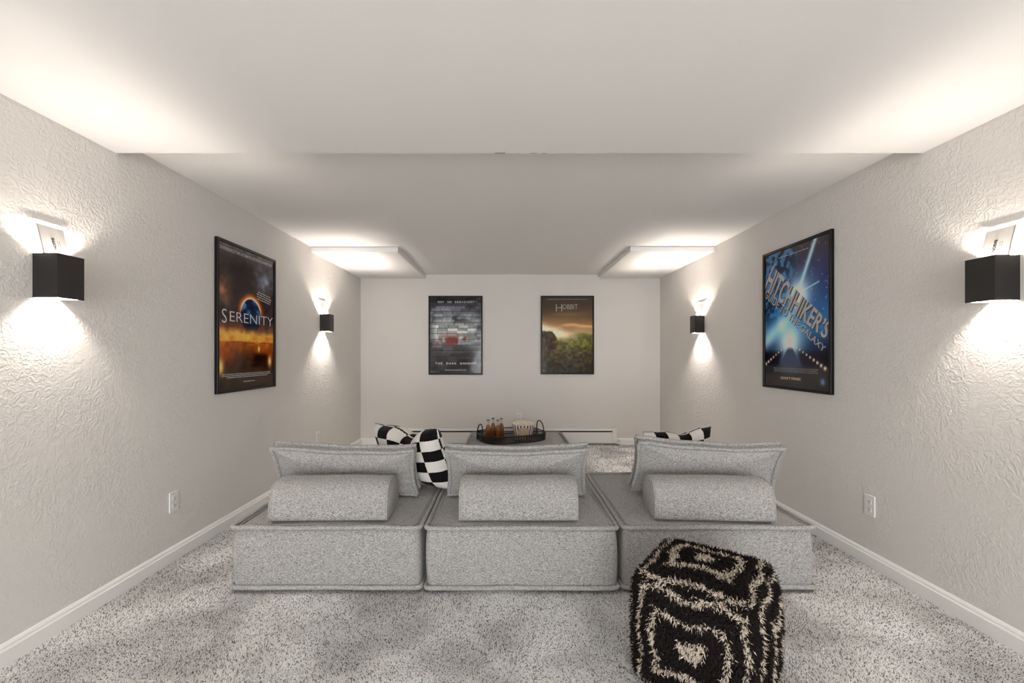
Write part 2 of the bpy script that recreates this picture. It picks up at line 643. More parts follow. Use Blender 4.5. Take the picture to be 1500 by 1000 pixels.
def sofa_module(name, label, cat, x0, x1, y0, y1, seed, group=None):
    w, d, h = x1 - x0, y1 - y0, 0.342
    t = thing(name, label, cat, ((x0 + x1) / 2, (y0 + y1) / 2, 0), 0, group)
    obj('body', pyd('sofa_body', *sofa_body(w - 0.014, d - 0.014, h, seed)), 'grey_tweed', t, True)
    v, f = tube(rounded_loop(-w / 2 + .006, w / 2 - .006, -d / 2 + .006, d / 2 - .006, 0.028, h + 0.002, 5, 0.0016, seed + 1), 0.0125, 8, True)
    obj('top_piping', pyd('top_piping', v, f), 'grey_tweed', t, True)
    v, f = tube(rounded_loop(-w / 2 + .004, w / 2 - .004, -d / 2 + .004, d / 2 - .004, 0.025, 0.034, 5, 0.0010, seed + 2), 0.0125, 8, True)
    obj('bottom_piping', pyd('bottom_piping', v, f), 'grey_tweed', t, True)
    # stitched seam a finger inside the top piping
    v, f = tube(rounded_loop(-w / 2 + .036, w / 2 - .036, -d / 2 + .036, d / 2 - .036, 0.02, h + 0.0045, 4, 0.001, seed + 1), 0.004, 6, True)
    obj('top_seam', pyd('top_seam', v, f), 'grey_tweed', t, True)
    for sx in (-1, 1):
        for sy in (-1, 1):
            v, f = lathe([(0.0, 0.0), (0.022, 0.0), (0.026, 0.028), (0.0, 0.028)], 12)
            obj('foot', pyd('foot', v, f), 'foot_plastic', t, False, (sx * (w / 2 - .09), sy * (d / 2 - .09), 0))
    return t


G = 'grey sofa modules'
sofa_module('sofa_module', 'grey tweed sofa block at the left end, next to left wall', 'sofa module', MODX[0][0], MODX[0][1], SOFA_Y0, SOFA_Y1, 1, G)
sofa_module('sofa_module', 'grey tweed sofa block in the middle of the row', 'sofa module', MODX[1][0], MODX[1][1], SOFA_Y0 - 0.004, SOFA_Y1, 2, G)
sofa_module('sofa_module', 'grey tweed sofa block at the right end, behind the shaggy pouf', 'sofa module', MODX[2][0], MODX[2][1], SOFA_Y0 + 0.004, SOFA_Y1 + 0.03, 3, G)
sofa_module('ottoman', 'grey tweed ottoman block carrying the black tray', 'ottoman', OTT[0], OTT[1], OTT[2], OTT[3], 4)
SEAT = 0.356


# ------------------------------------------------------------------ bolsters
def bolster(label, loc, rz, w=0.635, seed=0):
    t = thing('bolster_cushion', label, 'cushion', loc, rz, 'half-round bolsters')
    d, h = 0.27, 0.205
    prof = [(-d / 2 + .012, 0.0), (-d / 2, 0.008), (-d / 2 + .002, 0.03)]
    for k in range(0, 15):
        a = PI - PI * k / 14
        ex = 0.72
        cx, sz = math.cos(a), math.sin(a)
        prof.append((math.copysign(abs(cx) ** ex, cx) * (d / 2 - 0.002), 0.05 + (h - 0.05) * abs(sz) ** 0.80))
    prof += [(d / 2 - .002, 0.03), (d / 2, 0.008), (d / 2 - .012, 0.0)]
    k = len(prof)
    V, F = [], []
    N_ = 22
    rnd = random.Random(seed)
    ph = [rnd.uniform(0, 6) for _ in range(3)]
    stations = [0.0, 0.012, 0.03] + [0.03 + 0.94 * i / N_ for i in range(1, N_)] + [0.97, 0.988, 1.0]
    for u in stations:
        x = -w / 2 + w * u
        e = min(u, 1 - u)
        s = 0.93 + 0.07 * min(1, e / 0.03) ** 0.5
        for (y, z) in prof:
            zz = z * s + 0.002 * math.sin(x * 12 + ph[0]) * (z / h)
            V.append((x, y * s, zz))
    n = len(stations)
    for i in range(n - 1):
        for j in range(k):
            j2 = (j + 1) % k
            F.append((i * k + j, (i + 1) * k + j, (i + 1) * k + j2, i * k + j2))
    F.append(tuple(range(k)))
    F.append(tuple((n - 1) * k + j for j in range(k - 1, -1, -1)))
    obj('cover', pyd('bolster_cover', V, F), 'grey_tweed', t, True)
    for sgn in (-1, 1):
        pts = [(sgn * (w / 2 - 0.003), y * 0.955, z * 0.955 + 0.002) for (y, z) in prof]
        v, f = tube(pts, 0.0045, 6, True)
        obj('end_seam', pyd('end_seam', v, f), 'grey_tweed', t, True)
    return t


bolster('grey half-round bolster on the left sofa block', (-0.955, 2.475, SEAT + 0.003), 0.015, 0.635, 1)
bolster('grey half-round bolster on the middle sofa block', (0.072, 2.475, SEAT + 0.003), 0.0, 0.642, 2)
bolster('grey half-round bolster on the right sofa block, behind the pouf', (1.135, 2.475, SEAT + 0.003), -0.06, 0.635, 3)


# ------------------------------------------------------------------ back cushions with double piping
def cushion_outline(w, h, ear, n=22):
    """closed outline, sides drawn in between pointed corners"""
    pts = []
    cs = [(-1, -1), (1, -1), (1, 1), (-1, 1)]
    for i in range(4):
        a, b_ = cs[i], cs[(i + 1) % 4]
        for k in range(n):
            u = k / n
            x = (a[0] + (b_[0] - a[0]) * u)
            y = (a[1] + (b_[1] - a[1]) * u)
            dip = ear * (math.sin(PI * u) ** 0.55)
            px, py = x * w / 2, y * h / 2
            if a[1] == b_[1]:
                py -= math.copysign(dip, y)
            else:
                px -= math.copysign(dip, x)
            # blunt corner
            e = min(u, 1 - u) * n
            if e < 1:
                px *= 0.985; py *= 0.965
            pts.append((px, py))
    return pts


def back_cushion(label, loc, rx, ry, rz, w=0.86, h=0.40, T_=0.15, gus=0.085, seed=0):
    t = thing('back_cushion', label, 'cushion', loc, 0, 'piped back cushions')
    M = Matrix.Rotation(rz, 4, 'Z') @ Matrix.Rotation(ry, 4, 'Y') @ Matrix.Rotation(rx, 4, 'X')
    t.rotation_euler = M.to_euler()
    # local frame: x across, z up the cushion, y through the thickness; origin at bottom centre
    ol = cushion_outline(w, h, 0.028)
    k = len(ol)
    rnd = random.Random(seed)
    ph = [rnd.uniform(0, 6.28) for _ in range(8)]

    def wob(x, z):
        return 0.006 * math.sin(x * 9 + ph[0]) * math.sin(z * 10 + ph[1]) + 0.003 * math.sin(x * 27 + ph[2] + z * 8)
    V, F = [], []
    rings = [1.0, 0.965, 0.91, 0.82, 0.70, 0.54, 0.36, 0.18]
    idx = {}
    for side in (-1, 1):
        for ri, s in enumerate(rings):
            idx[(side, ri)] = len(V)
            for j, (x, z) in enumerate(ol):
                e = 1 - s
                puff = (T_ / 2 - gus / 2) * math.sin(min(1, e * 2.0) * PI / 2) ** 0.8
                y = side * (gus / 2 + puff) + wob(x * s, z * s) * min(1, e * 5)
                # creases running in from the edge
                y -= side * 0.004 * max(0, math.sin(j * 1.9 + ph[3])) * (1 if 0.03 < e < 0.25 else 0)
                zz = z * s + 0.005 * math.sin(x * 5 + ph[4]) * (1 if z > 0 else 0)
                V.append((x * s, y, zz + h / 2))
        cidx = len(V)
        V.append((0, side * T_ / 2, h / 2))
        for ri in range(len(rings) - 1):
            a, b_ = idx[(side, ri)], idx[(side, ri + 1)]
            for j in range(k):
                j2 = (j + 1) % k
                q = (a + j, a + j2, b_ + j2, b_ + j)
                F.append(q if side < 0 else q[::-1])
        a = idx[(side, len(rings) - 1)]
        for j in range(k):
            q = (a + j, a + (j + 1) % k, cidx)
            F.append(q if side < 0 else q[::-1])
    # gusset, drawn in a little between the two pipings
    g = len(V)
    for j, (x, z) in enumerate(ol):
        V.append((x * 0.985, 0.0, z * 0.97 + h / 2 + 0.005 * math.sin(x * 5 + ph[4]) * (1 if z > 0 else 0)))
    a, b_ = idx[(-1, 0)], idx[(1, 0)]
    for j in range(k):
        j2 = (j + 1) % k
        F.append((a + j2, a + j, g + j, g + j2))
        F.append((g + j2, g + j, b_ + j, b_ + j2))
    obj('cover', pyd('cushion_cover', V, F), 'grey_tweed', t, True)
    for side in (-1, 1):
        pts = []
        for j, (x, z) in enumerate(ol):
            zz = z * 1.004 + h / 2 + 0.005 * math.sin(x * 5 + ph[4]) * (1 if z > 0 else 0) + 0.002 * math.sin(j * 0.7 + ph[5 + (side > 0)])
            pts.append((x * 1.004, side * (gus / 2 + 0.003), zz))
        v, f = tube(pts, 0.0125, 8, True)
        obj('piping', pyd('cushion_piping', v, f), 'grey_tweed', t, True)
    return t


REST = 0.358
rest(back_cushion('grey piped back cushion on the left sofa block, beside checkered pillow', (-0.985, 2.79, SEAT), 0.40, 0.012, -0.03, 0.885, 0.345, 0.14, 0.055, seed=1), REST)
rest(back_cushion('grey piped back cushion on the middle sofa block, before the tray', (0.07, 2.79, SEAT), 0.40, 0.0, 0.0, 0.875, 0.345, 0.14, 0.055, seed=2), REST)
rest(back_cushion('grey piped back cushion on the right sofa block', (1.235, 2.785, SEAT), 0.38, 0.03, -0.06, 0.875, 0.36, 0.14, 0.055, seed=3), REST)


# ------------------------------------------------------------------ checkered pillows
def checker_pillow(label, loc, rot, w=0.52, h=0.46, T_=0.19, chop=0.05, seed=0, shear=0.0):
    t = thing('throw_pillow', label, 'pillow', loc, 0, 'checkered throw pillows')
    t.rotation_euler = rot
    n = 28
    V, F, UV = [], [], []
    rnd = random.Random(seed)
    ph = [rnd.uniform(0, 6.28) for _ in range(4)]
    for side in (-1, 1):
        for i in range(n + 1):
            for j in range(n + 1):
                u, v = i / n * 2 - 1, j / n * 2 - 1
                th = (max(0, (1 - u ** 4)) * max(0, (1 - v ** 4))) ** 0.5
                # sides drawn in between the corners
                x = u * w / 2 * (1 - 0.07 * (1 - v * v) * abs(u))
                z = v * h / 2 * (1 - 0.07 * (1 - u * u) * abs(v))
                # chopped top
                c = math.exp(-((u - 0.15) / 0.28) ** 2) * max(0, v) ** 2
                z -= chop * c
                y = side * T_ / 2 * th * (1 - 0.35 * c) + 0.006 * math.sin(u * 4 + ph[0]) * math.sin(v * 3 + ph[1])
                V.append((x + shear * z, y, z + h / 2))
                UV.append(((u + 1) / 2, (v + 1) / 2))
    st = (n + 1) ** 2
    for s in (0, 1):
        for i in range(n):
            for j in range(n):
                a = s * st + i * (n + 1) + j
                q = (a, a + n + 1, a + n + 2, a + 1)
                F.append(q if s == 0 else q[::-1])
    me = pyd('pillow_cover', V, F)
    uvl = me.uv_layers.new(name='UVMap')
    for lp in me.loops:
        uvl.data[lp.index].uv = UV[lp.vertex_index]
    bm = bmesh.new(); bm.from_mesh(me)
    bmesh.ops.remove_doubles(bm, verts=bm.verts, dist=0.0004)
    bm.to_mesh(me); bm.free()
    obj('cover', me, 'checker_knit', t, True)
    return t


rest(checker_pillow('black and white checkered pillow between left and middle back cushions', (-0.615, 3.03, SEAT), (0.10, -0.02, -0.52), 0.58, 0.405, 0.24, 0.075, 1, -0.30), REST)
rest(checker_pillow('black and white checkered pillow mostly hidden behind right back cushion', (1.185, 3.09, SEAT), (0.12, -0.05, 0.16), 0.53, 0.365, 0.17, 0.03, 5, 0.16), REST)


# ------------------------------------------------------------------ shaggy pouf
def pouf():
    t = thing('pouf', 'square shaggy pouf in black with cream concentric squares', 'pouf', (0.790, 1.728, 0), PI / 4 + 0.14)
    a, h = 0.220, 0.415          # half side, height

    def surf(face, u, v):
        """point and normal on a bulging rounded cube face; u, v in -1..1"""
        bulge = 0.028 * (1 - u * u) * (1 - v * v)
        if face == 4:
            p = np.array([u * a, v * a, h + bulge * 0.8])
            nrm = np.array([u * 0.25, v * 0.25, 1.0])
        else:
            # side faces 0..3
            c, s = [(1, 0), (0, 1), (-1, 0), (0, -1)][face]
            d = a + bulge
            z = h / 2 + v * h / 2
            p = np.array([c * d - s * u * a, s * d + c * u * a, z])
            nrm = np.array([c - s * u * 0.25, s + c * u * 0.25, v * 0.25])
        # round the cube's corners
        q = p - np.array([0, 0, h / 2])
        hs = np.array([a, a, h / 2])
        r = 0.06
        inner = np.clip(q, -(hs - r), hs - r)
        dlt = q - inner
        L_ = np.linalg.norm(dlt)
        if L_ > r:
            dirn = dlt / L_
            if np.count_nonzero(np.abs(dlt) > 1e-4) > 1:
                q = inner + dirn * r
                nrm = dirn + 0.3 * nrm / np.linalg.norm(nrm)
        return q + np.array([0, 0, h / 2]), nrm / np.linalg.norm(nrm)
    # body
    V, F = [], []
    n = 16
    for face in range(5):
        b_ = len(V)
        for i in range(n + 1):
            for j in range(n + 1):
                p, _ = surf(face, i / n * 2 - 1, j / n * 2 - 1)
                V.append(tuple(p))
        for i in range(n):
            for j in range(n):
                q = b_ + i * (n + 1) + j
                F.append((q, q + n + 1, q + n + 2, q + 1))
    bm = bmesh.new()
    vs = [bm.verts.new(v) for v in V]
    for f in F:
        bm.faces.new([vs[i] for i in f])
    bmesh.ops.remove_doubles(bm, verts=bm.verts, dist=0.002)
    mat('pouf_backing', (0.010, 0.008, 0.008, 1), 0.95)
    obj('body', from_bm('pouf_body', bm), 'pouf_backing', t, True)

    rnd = np.random.default_rng(5)

    def is_cream(face, u, v):
        wv = 0.05 * math.sin(u * 7 + face) + 0.05 * math.sin(v * 6 + 2 * face) + rnd.normal(0, 0.022)
        m_ = max(abs(u), abs(v)) + wv
        if face == 4:
            if m_ < 0.13:
                return True
            return 0.40 < m_ < 0.51 or 0.78 < m_ < 0.89
        if m_ < 0.16:
            return True
        return 0.47 < m_ < 0.56 or 0.82 < m_ < 0.90
    data = {True: ([], [], []), False: ([], [], [])}
    for face in range(5):
        cnt = 8500
        for _ in range(cnt):
            u, v = rnd.uniform(-1, 1, 2)
            cr = is_cream(face, u, v)
            p, nrm = surf(face, u, v)
            V_, F_, C_ = data[cr]
            # strand: pushes out, then droops and leans
            side = rnd.normal(0, 0.55, 3)
            ln = rnd.uniform(0.014, 0.027)
            droop = np.array([0, 0, -0.55 if face != 4 else -0.15])
            d1 = nrm * 0.75 + side * 0.6
            d1 /= np.linalg.norm(d1)
            d2 = nrm * 0.35 + side * 0.9 + droop
            d2 /= np.linalg.norm(d2)
            w_ = rnd.uniform(0.0016, 0.0030)
            tv = np.cross(d1, rnd.normal(0, 1, 3))
            tv /= np.linalg.norm(tv) + 1e-9
            nv = np.cross(d1, tv)
            p0 = p - nrm * 0.003
            p1 = p0 + d1 * ln * 0.5
            p2 = p1 + d2 * ln * 0.6
            if p2[2] < 0.004:
                p2[2] = 0.004
            if p1[2] < 0.004:
                p1[2] = 0.004
            b_ = len(V_)
            for q, s in ((p0, 1.0), (p1, 1.05)):
                for k in range(3):
                    ak = 2.0944 * k
                    V_.append(tuple(q + (tv * math.cos(ak) + nv * math.sin(ak)) * w_ * s))
            V_.append(tuple(p2))
            for k in range(3):
                k2 = (k + 1) % 3
                F_.append((b_ + k, b_ + k2, b_ + 3 + k2, b_ + 3 + k))
                F_.append((b_ + 3 + k, b_ + 3 + k2, b_ + 6))
            g = rnd.uniform(0.75, 1.12)
            cc = (0.70 * g, 0.60 * g, 0.49 * g, 1) if cr else (0.017 * g, 0.0125 * g, 0.0115 * g, 1)
            C_ += [cc] * 7
    for cr, nm, lab in ((True, 'cream_shag', 'cream wool shag lines'), (False, 'dark_shag', 'black-brown wool shag')):
        V_, F_, C_ = data[cr]
        me = pyd(nm, V_, F_)
        at_ = me.color_attributes.new('Col', 'FLOAT_COLOR', 'POINT')
        at_.data.foreach_set('color', np.clip(np.array(C_), 0, 1).reshape(-1))
        o = obj(nm, me, 'shag_yarn', t, True)
        o['label'] = lab
        o['kind'] = 'stuff'


pouf()


# ------------------------------------------------------------------ wall sconces
def text_mesh(s, size_w=None, size_h=None, extrude=0.0, spacing=1.0, shear=0.0, bold=0.0):
    cu = bpy.data.curves.new('txt', 'FONT')
    cu.body = s
    cu.align_x = 'CENTER'
    cu.align_y = 'CENTER'
    cu.space_character = spacing
    cu.shear = shear
    cu.offset = bold
    cu.resolution_u = 3
    cu.extrude = extrude
    o = bpy.data.objects.new('txt', cu)
    C.objects.link(o)
    dg = bpy.context.evaluated_depsgraph_get()
    me = bpy.data.meshes.new_from_object(o.evaluated_get(dg))
    bpy.data.objects.remove(o)
    bpy.data.curves.remove(cu)
    co = np.zeros(len(me.vertices) * 3)
    me.vertices.foreach_get('co', co)
    co = co.reshape(-1, 3)
    mn, mxx = co.min(0), co.max(0)
    co[:, :2] -= (mn[:2] + mxx[:2]) / 2
    w0, h0 = mxx[0] - mn[0], mxx[1] - mn[1]
    sx = size_w / w0 if size_w else None
    sy = size_h / h0 if size_h else None
    sx = sx or sy
    sy = sy or sx
    co[:, 0] *= sx
    co[:, 1] *= sy
    # lay the lettering into the x-z plane, facing -y
    out = np.stack([co[:, 0], -co[:, 2], co[:, 1]], 1)
    me.vertices.foreach_set('co', out.reshape(-1))
    me.update()
    me.materials.clear()
    return me


def plate(bm, pts, th):
    """thin slab from a quad and thickness vector"""
    a = [bm.verts.new(p) for p in pts]
    b_ = [bm.verts.new(Vector(p) + Vector(th)) for p in pts]
    bm.faces.new(a)
    bm.faces.new(b_[::-1])
    for i in range(4):
        j = (i + 1) % 4
        bm.faces.new((a[i], b_[i], b_[j], a[j]))


def sconce(label, wall_x, sgn, yc, z0, group, flap_txt=True, up=1.0, down=1.0, lean=0.042, lamp_x=0.056):
    """local: x = off the wall, y = along it, z up; sgn = +1 on the left wall, -1 on the right wall"""
    t = thing('wall_sconce', label, 'wall lamp', (wall_x, yc, z0), 0, group)
    hw, D_, H_, th = 0.060, 0.108, 0.19, 0.004
    X = lambda v: sgn * v

    def bx(bm, x0, x1, y0, y1, za, zb):
        a, b_ = sorted((X(x0), X(x1)))
        bm_box(bm, a, b_, y0, y1, za, zb)
    bm = bmesh.new()
    bx(bm, D_ - th, D_, -hw, hw, 0, H_)
    bx(bm, 0.002, D_ - th, -hw, -hw + th, 0, H_)
    bx(bm, 0.002, D_ - th, hw - th, hw, 0, H_)
    obj('shade', from_bm('sconce_shade', bm), 'black_metal', t)
    bm = bmesh.new()
    bx(bm, D_ - th - 0.003, D_ - th, -hw + th, hw - th, 0.002, H_ - 0.002)
    bx(bm, 0.004, D_ - th - .003, -hw + th, -hw + th + 0.003, 0.002, H_ - 0.002)
    bx(bm, 0.004, D_ - th - .003, hw - th - 0.003, hw - th, 0.002, H_ - 0.002)
    obj('inner_lining', from_bm('sconce_lining', bm), 'white_metal', t)
    bm = bmesh.new()
    bx(bm, 0.0, 0.004, -hw + .003, hw - .003, 0.0, H_)
    obj('wall_plate', from_bm('sconce_plate', bm), 'white_metal', t)
    # lamp holder between the two bulbs
    bm = bmesh.new()
    bx(bm, 0.004, 0.090, -0.022, 0.022, 0.080, 0.110)
    obj('lamp_holder', from_bm('lamp_holder', bm), 'white_metal', t)
    # white flap standing out of the open top and leaning to the wall
    zb, zt = H_ - 0.03, H_ + 0.128
    xb, xt = 0.058, 0.058 - lean
    fw = 0.056
    bm = bmesh.new()
    plate(bm, [(X(xb), -fw, zb), (X(xb), fw, zb), (X(xt), fw, zt), (X(xt), -fw, zt)], (X(-0.0025), 0, 0))
    bx(bm, xt - 0.010, xt, -fw, fw, zt - 0.0025, zt)
    for s in (-1, 1):
        plate(bm, [(X(xb), s * fw, zb), (X(xb - 0.010), s * fw, zb), (X(xt - 0.010), s * fw, zt), (X(xt), s * fw, zt)], (0, -s * 0.002, 0))
    fl = obj('flap', from_bm('sconce_flap', bm), 'white_metal', t)
    fl['label'] = 'white tilted metal flap with small print'
    if flap_txt:
        for s_, hgt, off, mt in (('BASON', 0.013, 0.004, 'ink'), (None, 0.006, -0.018, 'text_grey')):
            if s_:
                me = text_mesh(s_, None, hgt, 0.0002, 1.0, 0, 0.03)
            else:               # two faint lines too small to read
                V_, F_ = [], []
                for zz_ in (-.005, .003):
                    for x0_, x1_ in ((-.016, -.006), (-.004, .005), (.007, .015)):
                        b_ = len(V_)
                        V_ += [(x0_, 0, zz_), (x1_, 0, zz_), (x1_, 0, zz_ + .0025), (x0_, 0, zz_ + .0025)]
                        F_.append((b_, b_ + 1, b_ + 2, b_ + 3))
                me = pyd('fine_lines', V_, F_)
            o = obj('print', me, mt, fl)
            tilt = math.atan2(xb - xt, zt - zb)
            # text runs downwards on the flap, facing into the room
            zz = H_ + 0.052
            xx = xb - (xb - xt) * (zz - zb) / (zt - zb) + 0.0012
            o.matrix_parent_inverse = Matrix.Identity(4)
            R_ = Matrix.Rotation(sgn * -tilt, 4, 'Y') @ Matrix.Rotation(sgn * PI / 2, 4, 'Z') @ Matrix.Rotation(PI / 2, 4, 'Y')
            o.matrix_local = Matrix.Translation((X(xx), -off if sgn > 0 else off, zz)) @ R_
    # bulbs: the lamps themselves
    for nm, zz, rx, pw in (('up_light', H_ - 0.044, PI, SCONCE_UP * up), ('down_light', 0.054, 0, SCONCE_DOWN * down)):
        l = bpy.data.lights.new(nm, 'SPOT')
        l.energy = pw
        l.color = WARM
        l.spot_size = math.radians(160 if nm == 'up_light' else 140)
        l.spot_blend = 0.4 if nm == 'up_light' else 1.0
        l.shadow_soft_size = 0.014
        o = bpy.data.objects.new(nm, l)
        o.parent = t
        o.location = (X(lamp_x if nm == 'up_light' else 0.058), 0, zz)
        o.rotation_euler = (rx, 0, 0)
        C.objects.link(o)
    return t


GS = 'black box wall sconces'
sconce('black box wall sconce on the near left wall, white flap on top', XL, 1, 1.925, 1.497, GS)
sconce('black box wall sconce on the near right wall, white flap on top', XR, -1, 1.895, 1.482, GS, True, 1.0, 1.0)
sconce('small-looking black wall sconce on the left wall beyond the orange poster', XL, 1, 4.815, 1.508, GS, False, 3.0, 2.1)
sconce('small-looking black wall sconce on the right wall beyond the blue poster', XR, -1, 4.80, 1.492, GS, False, 3.0, 2.1)


# unseen pair added behind the camera at the same spacing, for ceiling bounce light
sconce('added fill-light box sconce on the left wall nearest the glass doors', XL, 1, -1.00, 1.490, GS, False, 3.6, 2.2)
sconce('added fill-light box sconce on the right wall nearest the glass doors', XR, -1, -1.00, 1.485, GS, False, 3.6, 2.2)


# ------------------------------------------------------------------ framed posters
def lin(c):
    c = np.clip(c, 0, 1)
    return np.where(c <= 0.04045, c / 12.92, ((c + 0.055) / 1.055) ** 2.4)


def mixc(a, b_, t):
    t = np.clip(t, 0, 1)[..., None]
    return a * (1 - t) + b_ * t


def col(r, g, b_):
    return np.array([r, g, b_]) / 255.0


def grad(v, stops):
    out = np.zeros(v.shape + (3,))
    ps = [s[0] for s in stops]
    for k in range(3):
        out[..., k] = np.interp(v, ps, [s[1][k] / 255 for s in stops])
    return out


def sstep(a, b_, x):
    t = np.clip((x - a) / (b_ - a), 0, 1)
    return t * t * (3 - 2 * t)


def art_space_dusk(u, v):
    n1 = vnoise(u * 6, v * 9, 1, 4)
    n2 = vnoise(u * 14, v * 22, 2, 4)
    c = grad(v + 0.04 * (n1 - .5), [(0, (58, 48, 42)), (0.12, (66, 54, 45)), (0.18, (80, 52, 36)), (0.27, (130, 78, 42)), (0.325, (150, 96, 56)),
                                   (0.34, (200, 150, 84)), (0.385, (196, 156, 92)), (0.43, (110, 78, 58)), (0.5, (62, 52, 50)), (0.7, (66, 58, 56)), (0.85, (72, 66, 66)), (1, (96, 92, 94))])
    c *= (0.72 + 0.56 * n2)[..., None]
    # dark smoky drift on the upper left, pale cloud on the upper right
    d = np.exp(-(((u - .42) / .28) ** 2 + ((v - .78) / .20) ** 2))
    c = mixc(c, col(46, 40, 38) + 0 * c, d * 0.8)
    d = np.exp(-(((u - .80) / .16) ** 2 + ((v - .82) / .07) ** 2)) * n2 * 1.6
    c = mixc(c, col(150, 160, 180) + 0 * c, d * 0.8)
    d = np.exp(-(((u - .08) / .10) ** 2 + ((v - .68) / .10) ** 2)) * n2
    c = mixc(c, col(190, 140, 110) + 0 * c, d)
    # dark hills and smoky mass below the horizon
    rid = 0.325 + 0.012 * vnoise(u * 9, u * 0, 4, 3)
    c = mixc(c, col(60, 36, 26) + 0 * c, sstep(0.004, 0, np.abs(v - rid)) * 0.6)
    d = np.exp(-(((u - .45) / .22) ** 2 + ((v - .19) / .09) ** 2))
    c = mixc(c, col(66, 58, 50) + 0 * c, d * 0.85)
    d = sstep(.52, .60, u) * sstep(.95, .80, u) * sstep(.13, .16, v) * sstep(.27, .22, v)
    c = mixc(c, (col(54, 36, 28) + 0 * c) * (0.5 + n2)[..., None], d)
    for (cu, cv, r_) in ((.04, .16, .05), (.70, .285, .02), (.92, .19, .035)):
        d = np.exp(-(((u - cu) / r_) ** 2 + ((v - cv) / (r_ * 1.1)) ** 2))
        c = mixc(c, col(250, 210, 140) + 0 * c, d * 0.9)
    # planet with a bright rim
    r_ = np.hypot((u - .55) * .69, v - .53) / .130
    halo = np.exp(-((r_ - 1.0) / .22) ** 2) * sstep(.48, .62, v)
    c = mixc(c, col(225, 130, 70) + 0 * c, halo * 0.9)
    pl = mixc(col(34, 44, 62) + 0 * c, col(104, 132, 164) + 0 * c, sstep(.35, .75, n2) * sstep(.40, .66, v))
    c = mixc(c, pl, sstep(1.02, .97, r_) * sstep(.40, .47, v))
    rim = np.exp(-((r_ - 1.0) / .045) ** 2) * sstep(.52, .62, v)
    c = mixc(c, col(255, 240, 215) + 0 * c, rim)
    return c


def art_blue_burst(u, v):
    n1 = vnoise(u * 5, v * 8, 21, 4)
    n2 = vnoise(u * 20, v * 30, 22, 3)
    c = grad(v, [(0, (62, 58, 58)), (0.14, (66, 62, 62)), (0.17, (40, 40, 52)), (0.3, (44, 56, 78)), (0.42, (64, 110, 144)), (0.55, (60, 92, 130)), (0.75, (62, 66, 92)), (1, (72, 66, 68))])
    c *= (0.8 + 0.4 * n1)[..., None]
    # rugged blue band in the upper left
    d = sstep(.05, .25, (v - 0.35) - (u - .10) * 0.2) * sstep(.62, .45, u + (1 - v) * .35)
    c = mixc(c, mixc(col(44, 52, 64) + 0 * c, col(90, 138, 180) + 0 * c, sstep(.42, .62, n2)), d * 0.7)
    # pale beams
    for (u0, v0, u1, v1, w_, k) in ((.55, .66, .82, 1.02, .026, .85), (.55, .66, .58, .62, .10, 1.0), (.0, .33, .42, .50, .085, .8), (.52, .655, .85, .71, .006, .9)):
        dx, dy = u1 - u0, (v1 - v0) * 1.45
        L2 = dx * dx + dy * dy
        px, py = u - u0, (v - v0) * 1.45
        s = np.clip((px * dx + py * dy) / L2, 0, 1)
        dist = np.hypot(px - s * dx, py - s * dy)
        c = mixc(c, col(196, 222, 236) + 0 * c, np.exp(-(dist / w_) ** 2) * k)
    for (cu, cv, r_, k) in ((.56, .65, .22, .75), (.42, .33, .24, .95), (.30, .45, .10, .5)):
        d = np.exp(-(((u - cu) / r_) ** 2 + ((v - cv) * 1.45 / r_) ** 2))
        c = mixc(c, mixc(col(90, 150, 190) + 0 * c, col(226, 238, 236) + 0 * c, d), d * k)
    # dark side fields lower down
    d = sstep(.28, .22, v) * sstep(.14, .17, v) * sstep(.04, .14, np.abs(u - .43) - (.28 - v) * .9)
    c = mixc(c, col(40, 36, 46) + 0 * c, d)
    d = sstep(.30, .26, v) * sstep(.14, .16, v) * sstep(.02, -.02, np.abs(u - .43) - .04 - (.28 - v) * 1.1)
    c = mixc(c, col(74, 80, 98) + 0 * c, d)
    # two rows of small lights
    for k in range(9):
        f = k / 8
        for sg in (-1, 1):
            cu = .43 + sg * (.10 + f * (.40 if sg > 0 else .36))
            cv = .285 - f * .14
            r_ = .006 + .012 * f
            d = np.exp(-(((u - cu) / r_) ** 2 + ((v - cv) * 1.45 / r_) ** 2))
            c = mixc(c, col(255, 232, 200) + 0 * c, d)
    st = np.random.default_rng(4)
    for k in range(40):
        cu, cv = st.uniform(.5, 1), st.uniform(.35, 1)
        d = np.exp(-(((u - cu) / .005) ** 2 + ((v - cv) * 1.45 / .005) ** 2))
        c = mixc(c, col(220, 225, 235) + 0 * c, d * .7)
    d = np.exp(-(((u - .90) / .03) ** 2 + ((v - .055) * 1.45 / .03) ** 2))
    c = mixc(c, col(120, 150, 190) + 0 * c, d * .8)
    return c


